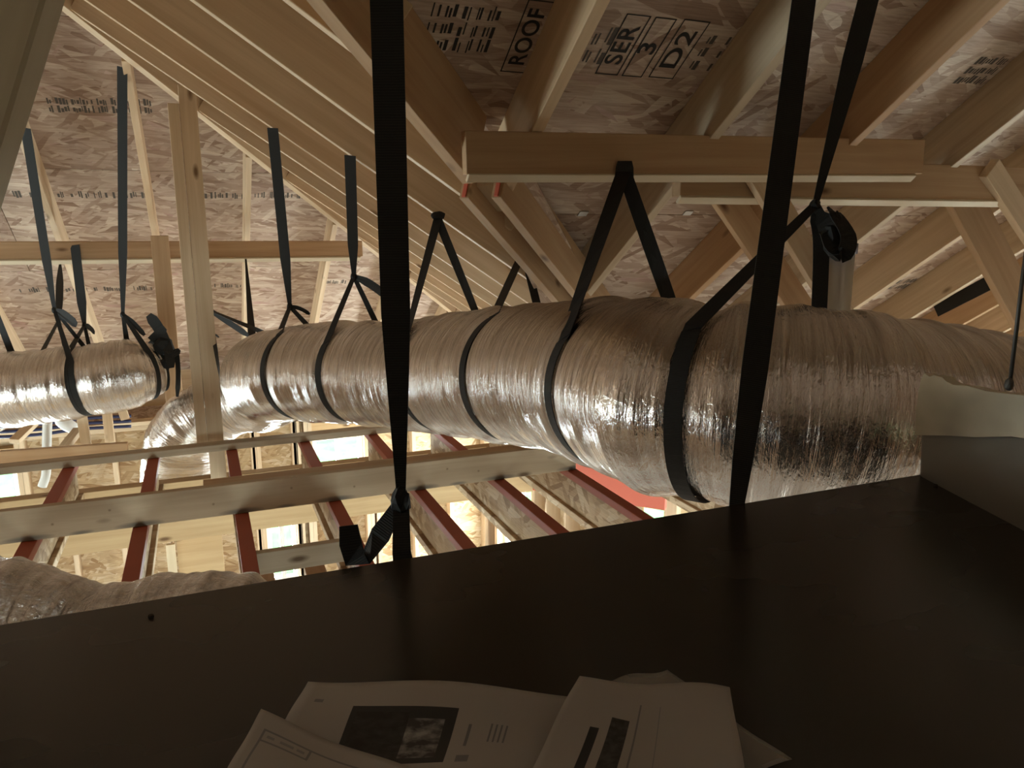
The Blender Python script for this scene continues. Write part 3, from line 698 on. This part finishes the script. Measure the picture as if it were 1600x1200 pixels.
# straps of the left duct
k = dep(85, 484, 4.75); hung('black strap at far left with a broad tail, over the left duct', onY(40, 200, 5.05), k, left, 138, dep(120, 508, 4.7), .054, .036, tail_w=.06)
k = dep(192, 491, 4.75); hung('long black strap hanging left of the reddish stud', onY(191, 105, 4.72), k, left, 224, dep(226, 524, 4.8), .052, .04, tail_w=.03)
k = dep(132, 508, 5.1); hung('short black strap nailed to the face of the left purlin', onY(117, 383, 5.875), k, left, 128, dep(148, 520, 5.0), .062, .04, tail_w=.04)
r = strap_root(dep(95, 490, 5.2), 'thin black strap behind the left duct, just left of the purlin strap')
k = dep(92, 500, 5.2); ps, wd, ws = seg(onY(94, 412, 6.5), k, .016, .03, VX, VX, 8); ws = [.014, .03, .042, .05, .05, .05, .045, .035, .02]; ribbon('hanger_band', ps, wd, ws, r)
loop(left, 85, k, r, VX, width=.03, wtop=.02)
r = strap_root(dep(5, 600, 4.6), 'black band round the left duct at the left edge of the frame')
loop(left, 2, dep(-14, 470, 4.75), r, VX, width=.05, wtop=.04)
r = strap_root(dep(250, 540, 4.85), 'tangle of black strap tied round the end of the left duct beside the reddish stud')
for (p0, p1, w) in (((262, 545), (232, 492), .07), ((236, 532), (258, 512), .05), ((252, 520), (268, 575), .06), ((258, 548), (277, 556), .07), ((275, 545), (277, 620), .03)):
    tail(r, dep(*p0, 4.78), dep(*p1, 4.74), w, w, RT, 6, (.01, -.01, .012), 'strap_end')
blob('knot', dep(256, 538, 4.78), .05, r, (1.2, .8, 1.2)); blob('knot', dep(258, 568, 4.78), .035, r, (1, .8, 1.2))
loop(left, 244, dep(252, 520, 4.85), r, VX, width=.05, wtop=.03)
# black strip standing in for the shaded gap along the far rafters
r = strap_root(onP(1510, 460, (0, K, 1), D_R-.02), 'dark strip painted for the shaded gap along a far rafter between the struts at right')
a, b = onP(1462, 486, (0, K, 1), D_R-.03), onP(1560, 434, (0, K, 1), D_R-.03)
ps, wd, ws = seg(a, b, .075, .085, DN, DN, 6); ribbon('hanger_band', ps, wd, ws, r)
# ------------------------------------------------------------------ dark air handler box
ZB = -.45
def slab(name, x0, x1, y0, y1, z0, z1, mat, parent=None, bevel=.004):
    bm = bmesh.new(); bmesh.ops.create_cube(bm, size=1)
    bmesh.ops.scale(bm, vec=(x1-x0, y1-y0, z1-z0), verts=bm.verts)
    if bevel: bmesh.ops.bevel(bm, geom=bm.edges[:], offset=bevel, segments=2, affect='EDGES')
    me = bpy.data.meshes.new(name); bm.to_mesh(me); bm.free(); o = link(name, me, mat, parent)
    c = Vector(((x0+x1)/2, (y0+y1)/2, (z0+z1)/2)); o.location = c-(Vector(parent.location) if parent else Vector()); return o
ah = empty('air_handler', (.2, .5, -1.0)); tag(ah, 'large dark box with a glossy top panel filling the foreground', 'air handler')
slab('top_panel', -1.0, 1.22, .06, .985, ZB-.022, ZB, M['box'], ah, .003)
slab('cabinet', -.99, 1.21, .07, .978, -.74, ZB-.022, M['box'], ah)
for (px, py) in ((236, 965), (1462, 760)):
    p = onZ(px, py, ZB)
    bm = bmesh.new(); bmesh.ops.create_cone(bm, cap_ends=True, segments=8, radius1=.0035, radius2=.003, depth=.003); me = bpy.data.meshes.new('screw'); bm.to_mesh(me); bm.free()
    o = link('screw', me, M['ink'], ah); o.location = Vector((min(p.x, 1.19), min(p.y, .96), ZB+.002))-Vector(ah.location)
# plenum with a ragged insulation flange at the right
def insul():
    m, nt, N, L, P = nodes('pale faced insulation'); n = noise(nt, coords(nt, (9, 9, 9)), 1, 5); n2 = noise(nt, coords(nt, (2.5, 2.5, 5)), 1, 3)
    c = mixc(nt, ramp(nt, n2, [(.42, (0, 0, 0)), (.7, (1, 1, 1))]), ramp(nt, n, [(.3, (.60, .53, .38)), (.7, (.74, .67, .50))]), (.26, .22, .16))
    L.new(c, P.inputs['Base Color']); P.inputs['Roughness'].default_value = .45; bump(nt, n, .3, .006, P); return m
M['insul'] = insul()
pl = empty('plenum', (1.5, .9, -.45)); tag(pl, 'plenum joint with a ragged pale insulation flap at the right end of the dark box', 'plenum')
c0 = onZ(1440, 745, ZB); Yp = c0.y+.005
def sheet(name, pts, mat, parent, nrm, th=.02, sub=0, jag=0.0, seed=3):
    """solid sheet from an outline of points"""
    rr = random.Random(seed); bm = bmesh.new(); vs = [bm.verts.new(Vector(p)+Vector((rr.uniform(-jag, jag), rr.uniform(-jag, jag)*.3, rr.uniform(-jag, jag)))-Vector(parent.location if parent else (0, 0, 0))) for p in pts]
    f = bm.faces.new(vs); r_ = bmesh.ops.extrude_face_region(bm, geom=[f])
    bmesh.ops.translate(bm, vec=Vector(nrm)*th, verts=[v for v in r_['geom'] if isinstance(v, bmesh.types.BMVert)])
    bmesh.ops.recalc_face_normals(bm, faces=bm.faces[:]); bmesh.ops.triangulate(bm, faces=bm.faces[:])
    me = bpy.data.meshes.new(name); bm.to_mesh(me); bm.free(); return link(name, me, mat, parent)
def on_pl(px, py):                       # the flap's plane: rises from the box end, turned towards the camera
    return onP(px, py, (.954, -.3, 0), .954*c0.x-.3*c0.y)
out = [(1446, 679), (1448, 660), (1450, 640), (1453, 612), (1456, 592), (1462, 584), (1470, 589), (1478, 586), (1490, 590), (1497, 597), (1508, 601), (1530, 604), (1560, 610), (1600, 615), (1660, 622), (1660, 690), (1600, 682), (1540, 684), (1500, 681), (1470, 680)]
sheet('insulation_flap', [on_pl(*p) for p in out], M['insul'], pl, (-.02, .006, 0), 1.0, jag=.0015)
sheet('collar', [on_pl(*p) for p in [(1440, 762), (1443, 680), (1500, 678), (1660, 690), (1660, 868), (1600, 830)]], M['box_grey'] if 'box_grey' in M else plain('dull grey sheet metal', (.20, .18, .15), .45, .3), pl, (.005, .008, 0), 1.0)
w_ = empty('support_wire', dep(1577, 603, 1.05)); tag(w_, 'thin grey support wire hanging at the right edge above the insulation flap', 'wire')
def tube(name, pts, r, mat, parent=None, seg_=10, rfun=None):
    P = [Vector(p) for p in pts]; bm = bmesh.new(); rows = []; n = len(P); pv = None
    for i in range(n):
        t = (P[min(i+1, n-1)]-P[max(i-1, 0)]).normalized()
        u = (t.orthogonal() if pv is None else pv-t*pv.dot(t)).normalized(); pv = u; v = t.cross(u)
        rr = r if rfun is None else rfun(i)
        rows.append([bm.verts.new(P[i]+(u*math.cos(2*math.pi*k/seg_)+v*math.sin(2*math.pi*k/seg_))*rr-Vector(parent.location if parent else (0, 0, 0))) for k in range(seg_)])
    for i in range(n-1):
        for k in range(seg_): bm.faces.new((rows[i][k], rows[i][(k+1) % seg_], rows[i+1][(k+1) % seg_], rows[i+1][k]))
    bm.faces.new(rows[0][::-1]); bm.faces.new(rows[-1])
    for f in bm.faces: f.smooth = len(f.verts) == 4
    me = bpy.data.meshes.new(name); bm.to_mesh(me); bm.free(); return link(name, me, mat, parent)
wt, wu = dep(1612, 330, 1.05), dep(1612, 330, 1.05)-dep(1597, 440, 1.05)
tube('wire_strand', [wt+wu*((D_R+SH-.012-wt.z-K*wt.y)/(wu.z+K*wu.y)), wt, dep(1597, 440, 1.05), dep(1578, 600, 1.05)], .0028, plain('dull wire', (.10, .095, .085), .5, .6), w_)
blob('wire_hook', dep(1576, 602, 1.05), .006, w_, (1, 1, 1.6)).data.materials[0] = plain('dull hook', (.10, .095, .085), .5, .6)
# vent pipe behind the duct
vpz = dep(1308, 440, 2.75); vpp = empty('vent_pipe', Vector((vpz.x, vpz.y, -1.2))); tag(vpp, 'grey metal vent pipe standing behind the curled strap tail at right', 'pipe')
tube('pipe', [Vector((vpz.x, vpz.y, -1.2)), Vector((vpz.x, vpz.y, dep(1308, 392, 2.75).z))], .052, plain('grey pipe metal', (.60, .60, .58), .32, .85), vpp, 20)
tube('storm_collar', [Vector((vpz.x, vpz.y, dep(1308, 396, 2.75).z)), Vector((vpz.x, vpz.y, dep(1308, 380, 2.75).z))], .06, plain('bluish collar', (.14, .16, .22), .35, .3), vpp, 20)
# ------------------------------------------------------------------ paperwork in a clear bag on the box
def paper_mat(name, marks):
    """white paper with printed rectangles: (u0, u1, v0, v1, grey, noise)"""
    m, nt, N, L, P = nodes(name); tc = nt.nodes.new('ShaderNodeTexCoord'); sx = nt.nodes.new('ShaderNodeSeparateXYZ'); nt.links.new(tc.outputs['UV'], sx.inputs[0])
    col = None; n = noise(nt, coords(nt, (16, 16, 1), rnd=False, kind='UV'), 1, 3)
    cur = mixc(nt, 0.0, (.40, .37, .34), (.5, .5, .5))
    for (u0, u1, v0, v1, g_, ns) in marks:
        a = mth(nt, 'MULTIPLY', mth(nt, 'GREATER_THAN', sx.outputs[0], u0), mth(nt, 'LESS_THAN', sx.outputs[0], u1))
        b = mth(nt, 'MULTIPLY', mth(nt, 'GREATER_THAN', sx.outputs[1], v0), mth(nt, 'LESS_THAN', sx.outputs[1], v1))
        k_ = mth(nt, 'MULTIPLY', a, b)
        src = (g_, g_, g_)
        if ns: src = ramp(nt, n, [(.42, (g_, g_*.9, g_*.85)), (.68, (g_+ns, g_+ns, g_+ns*.95))])
        cur = mixc(nt, k_, cur, src)
    L.new(cur, P.inputs['Base Color']); P.inputs['Roughness'].default_value = .55; return m
def paper(name, corners, mat, label, z=0.002, lift=(0, 0, 0, 0), seed=1, amp=.004, nu=24, nv=18):
    """a slightly buckled sheet on the box top; corners are pixels: far left, far right, near right, near left"""
    c = [onZ(px, py, ZB) for px, py in corners]; ctr = sum(c, Vector())/4; V, Fc, UV = [], [], []
    r = np.random.default_rng(seed); ph = r.random(6)*6
    for j in range(nv+1):
        for i in range(nu+1):
            u, v = i/nu, j/nv
            p = (c[0]*(1-u)+c[1]*u)*v+(c[3]*(1-u)+c[2]*u)*(1-v)
            h = z+amp*(1.2+math.sin(u*7+ph[0]+v*3)+.6*math.sin(v*9+ph[1]-u*4)*1.0)
            h += (lift[0]*(1-u)+lift[1]*u)*v+(lift[3]*(1-u)+lift[2]*u)*(1-v)
            V.append(tuple(p+Vector((0, 0, h))-ctr)); UV.append((u, v))
    for j in range(nv):
        for i in range(nu):
            a = j*(nu+1)+i; Fc.append((a, a+1, a+nu+2, a+nu+1))
    me = bpy.data.meshes.new(name); me.from_pydata(V, [], Fc); uv = me.uv_layers.new(name='UVMap')
    for l in me.loops: uv.data[l.index].uv = UV[l.vertex_index]
    for p in me.polygons: p.use_smooth = True
    o = link(name, me, mat); o.location = ctr
    so = o.modifiers.new('thickness', 'SOLIDIFY'); so.thickness = .0004
    return tag(o, label, 'paper')
mk1 = [(.20, .555, .40, .78, .03, .0), (.22, .40, .43, .74, .02, .03), (.40, .52, .44, .70, .05, .30), (.06, .09, .80, .83, .2, 0)] + [(.60, .61, .52, .68, .18, 0)] + [(.67+.016*i, .676+.016*i, .56, .70, .18, 0) for i in range(4)] + [(.59, .63, .40, .45, .2, 0)]
paper('paper_sheet', ((482, 1074), (940, 1108), (900, 1330), (372, 1290)), paper_mat('printed sheet', mk1), 'crumpled white sheet with a dark printed photograph lying on the dark box', .004, (.004, .004, 0, 0), 2, .004)
mk2 = [(.08, 1, .80, .82, .2, 0), (.08, .095, .0, .80, .2, 0), (.08, .40, .68, .70, .2, 0), (.39, .405, .68, .80, .2, 0), (.12, .17, .735, .765, .25, 0), (.21, .30, .735, .765, .25, 0), (.32, .37, .735, .765, .25, 0)]
paper('paper_sheet', ((410, 1134), (650, 1228), (600, 1400), (330, 1270)), paper_mat('form sheet', mk2), 'white form with a ruled box at the near left of the paper pile', .012, (0, 0, 0, 0), 5, .002)
mk3 = [(.30, .40, .0, .66, .03, .05), (.20, .25, .0, .56, .03, 0), (.44, .45, .1, .8, .2, 0), (.56, .565, .3, .8, .25, 0)]
paper('paper_sheet', ((905, 1098), (1138, 1112), (1175, 1330), (800, 1300)), paper_mat('label sheet', mk3), 'white sheet with thick dark bars at the right of the paper pile', .020, (.004, .0, 0, 0), 9, .003)
bmat, nt, N, L, P = nodes('clear plastic film'); P.inputs['Base Color'].default_value = (.5, .47, .42, 1); P.inputs['Roughness'].default_value = .3; P.inputs['Alpha'].default_value = .38
o = paper('plastic_bag', ((925, 1092), (1042, 1062), (1236, 1205), (960, 1300)), bmat, 'clear plastic bag corner poking up between the papers and the dark box', .004, (.004, .008, 0, 0), 12, .003)
o['category'] = 'bag'
# ------------------------------------------------------------------ stamps printed on the roof boards
def text_mark(body, px, py, size, n, d, parent, box=None, sx=1.0):
    p = onP(px, py, n, d-.0015)
    cu = bpy.data.curves.new('stamp', 'FONT'); cu.body = body; cu.size = size; cu.align_x = 'CENTER'; cu.align_y = 'CENTER'; cu.space_character = 1.05; cu.offset = .0012
    tmp = bpy.data.objects.new('tmp', cu); C.objects.link(tmp); bpy.context.view_layer.update()
    me = bpy.data.meshes.new_from_object(tmp); bpy.data.objects.remove(tmp)
    bm = bmesh.new(); bm.from_mesh(me)
    for v in bm.verts: v.co.x *= sx
    if box:
        w, h = box; t = .004
        for x0, x1, y0, y1 in ((-w, w, h-t, h), (-w, w, -h, -h+t), (-w, -w+t, -h, h), (w-t, w, -h, h)):
            bm.faces.new([bm.verts.new(q) for q in ((x0, y0, 0), (x1, y0, 0), (x1, y1, 0), (x0, y1, 0))])
    bm.to_mesh(me); bm.free()
    me.materials.clear(); o = link('stamped_print', me, M['ink'], parent)
    ex = EVR.copy(); ey = Vector((-1, 0, 0)); place(o, p, ex, ey, ex.cross(ey)); return o
def strokes(px0, px1, height, n, d, parent, mat, dens=.55, seed=1, rows=1):
    """illegible rows of stamped strokes along the sheet between two pixels"""
    a, b = onP(*px0, n, d-.0012), onP(*px1, n, d-.0012); rr = random.Random(seed); bm = bmesh.new(); L_ = (b-a).length; e = (b-a)/L_; s = 0
    while s < L_:
        w = rr.choice((.006, .009, .014)) if mat is M['faded_ink'] else rr.choice((.004, .006, .01))
        if rr.random() < dens:
            for q in range(rows):
                h0 = -height/2+height/rows*q; y0 = h0+rr.uniform(0, .2)*height/rows; y1 = h0+height/rows*rr.uniform(.55, .95)
                bm.faces.new([bm.verts.new(e*x+EVR*y) for x, y in ((s, y0), (s+w, y0), (s+w, y1), (s, y1))])
        s += w+rr.choice((.003, .004, .006, .03 if rr.random() < .2 else .005))
    me = bpy.data.meshes.new('stamped_print'); bm.to_mesh(me); bm.free(); o = link('stamped_print', me, mat, parent); o.location = a; return o
nR = (0, K, 1); dR = D_R+SH; dH = D_H+SH
text_mark('ROOF', 824, 60, .070, nR, dR, roof_main, (.13, .042), 1.05)
text_mark('SER', 972, 72, .080, nR, dR, roof_main, (.115, .040), 1.15)
text_mark('3', 1013, 76, .080, nR, dR, roof_main, (.115, .036), 1.4)
text_mark('D2', 1060, 79, .082, nR, dR, roof_main, (.115, .046), 1.5)
strokes((668, 42), (772, 48), .17, nR, dR, roof_main, M['ink'], .75, 3, 3)
strokes((922, 70), (950, 72), .15, nR, dR, roof_main, M['faded_ink'], .7, 4, 2)
strokes((1085, 80), (1135, 84), .15, nR, dR, roof_main, M['faded_ink'], .8, 6, 3)
strokes((1505, 108), (1600, 112), .14, nR, dR, roof_main, M['faded_ink'], .8, 7, 3)
strokes((1390, 445), (1450, 440), .14, nR, dR, roof_main, M['faded_ink'], .8, 8, 2)
strokes((70, 163), (235, 166), .13, nR, dH, roof_hip, M['faded_ink'], .7, 11, 2)
strokes((293, 172), (312, 172), .12, nR, dH, roof_hip, M['faded_ink'], .8, 12, 1)
strokes((20, 303), (235, 304), .09, nR, dH, roof_hip, M['faded_ink'], .55, 13, 1)
strokes((305, 304), (378, 305), .09, nR, dH, roof_hip, M['faded_ink'], .7, 14, 1)
strokes((398, 304), (500, 306), .09, nR, dH, roof_hip, M['faded_ink'], .6, 15, 1)
strokes((30, 453), (238, 450), .09, nR, dH, roof_hip, M['faded_ink'], .5, 16, 1)
strokes((322, 446), (384, 446), .09, nR, dH, roof_hip, M['faded_ink'], .8, 17, 1)
strokes((510, 440), (548, 440), .09, nR, dH, roof_hip, M['faded_ink'], .7, 18, 1)
# steel panel clips at the sheet joint
for px, py in ((911, 334), (1075, 333)):
    p = onP(px, py, nR, dR-.004); o = board('panel_clip', p-X_*.02, p+X_*.02, .03, .004, EVR, M['silver'], roof_main, .001)
# ------------------------------------------------------------------ odds and ends at the far left, below the left duct
def ps_(l): return [Vector(p) for p in catmull(l, 30)]
h_ = tag(tube('corrugated_hose', ps_([onY(77, 640, 6.0), onY(74, 665, 6.0), onY(73, 700, 6.0), onY(72, 740, 6.0), onY(66, 760, 6.0)]), .03, plain('white corrugated plastic', (.62, .60, .56), .5), None, 14), 'pale corrugated hose hanging under the left duct', 'hose')
h_.data.materials[0] = plain('pale hose plastic', (.62, .60, .56), .5)
cb = plain('dark blue cable', (.016, .018, .06), .5)
for i, (y0, y1, y2) in enumerate(((668, 663, 650), (676, 671, 658), (684, 679, 666))):
    tag(tube('cable', ps_([onY(-20, y0, 7.3), onY(60, y1, 7.3), onY(130, y1-9, 7.3), onY(205, y2, 7.3)]), .014, cb, None, 8), ['upper', 'middle', 'lowest'][i]+' dark blue cable slung across the eave under the left duct', 'cable')
bt = tag(tube('white_pipe_fitting', [onY(86, 650, 6.6), onY(94, 656, 6.6), onY(104, 663, 6.6), onY(116, 670, 6.6), onY(120, 672, 6.6)], .04, plain('white fitting plastic', (.75, .74, .72), .4), None, 14, lambda i: (.02, .045, .05, .045, .02)[i]), 'white plastic pipe fitting beside the hose under the left duct', 'pipe')
long_board('stud', onY(126, 638, 5.6), onY(138, 716, 5.6), .06, .038, (1, 0, 0), 'pine', 'short stud just right of the corrugated hose under the left duct', 'post')
long_board('stud', onY(165, 622, 6.4), onY(172, 690, 6.4), .065, .038, (1, 0, 0), 'pine', 'short upright stud behind the drop of the left duct', 'post')
long_board('brace', onY(182, 615, 6.4), onY(196, 655, 6.4), .06, .038, (1, 0, 0), 'pine', 'short leaning brace beside the foil drop of the duct', 'brace')
long_board('plank', onY(-30, 716, 5.2), onY(200, 700, 5.2), .075, .038, (0, 0, 1), 'fir', 'brown plank crossing behind the flat board at far left', 'beam')
long_board('brace', onY(22, 690, 6.6), onY(58, 655, 6.9), .075, .038, (1, 0, 0), 'pine', 'diagonal brace at far left below the blue cables', 'brace')
long_board('brace', onY(100, 700, 5.5), onY(122, 672, 5.9), .06, .038, (1, 0, 0), 'pine2', 'diagonal brace rising from the plank right of the hose', 'brace')
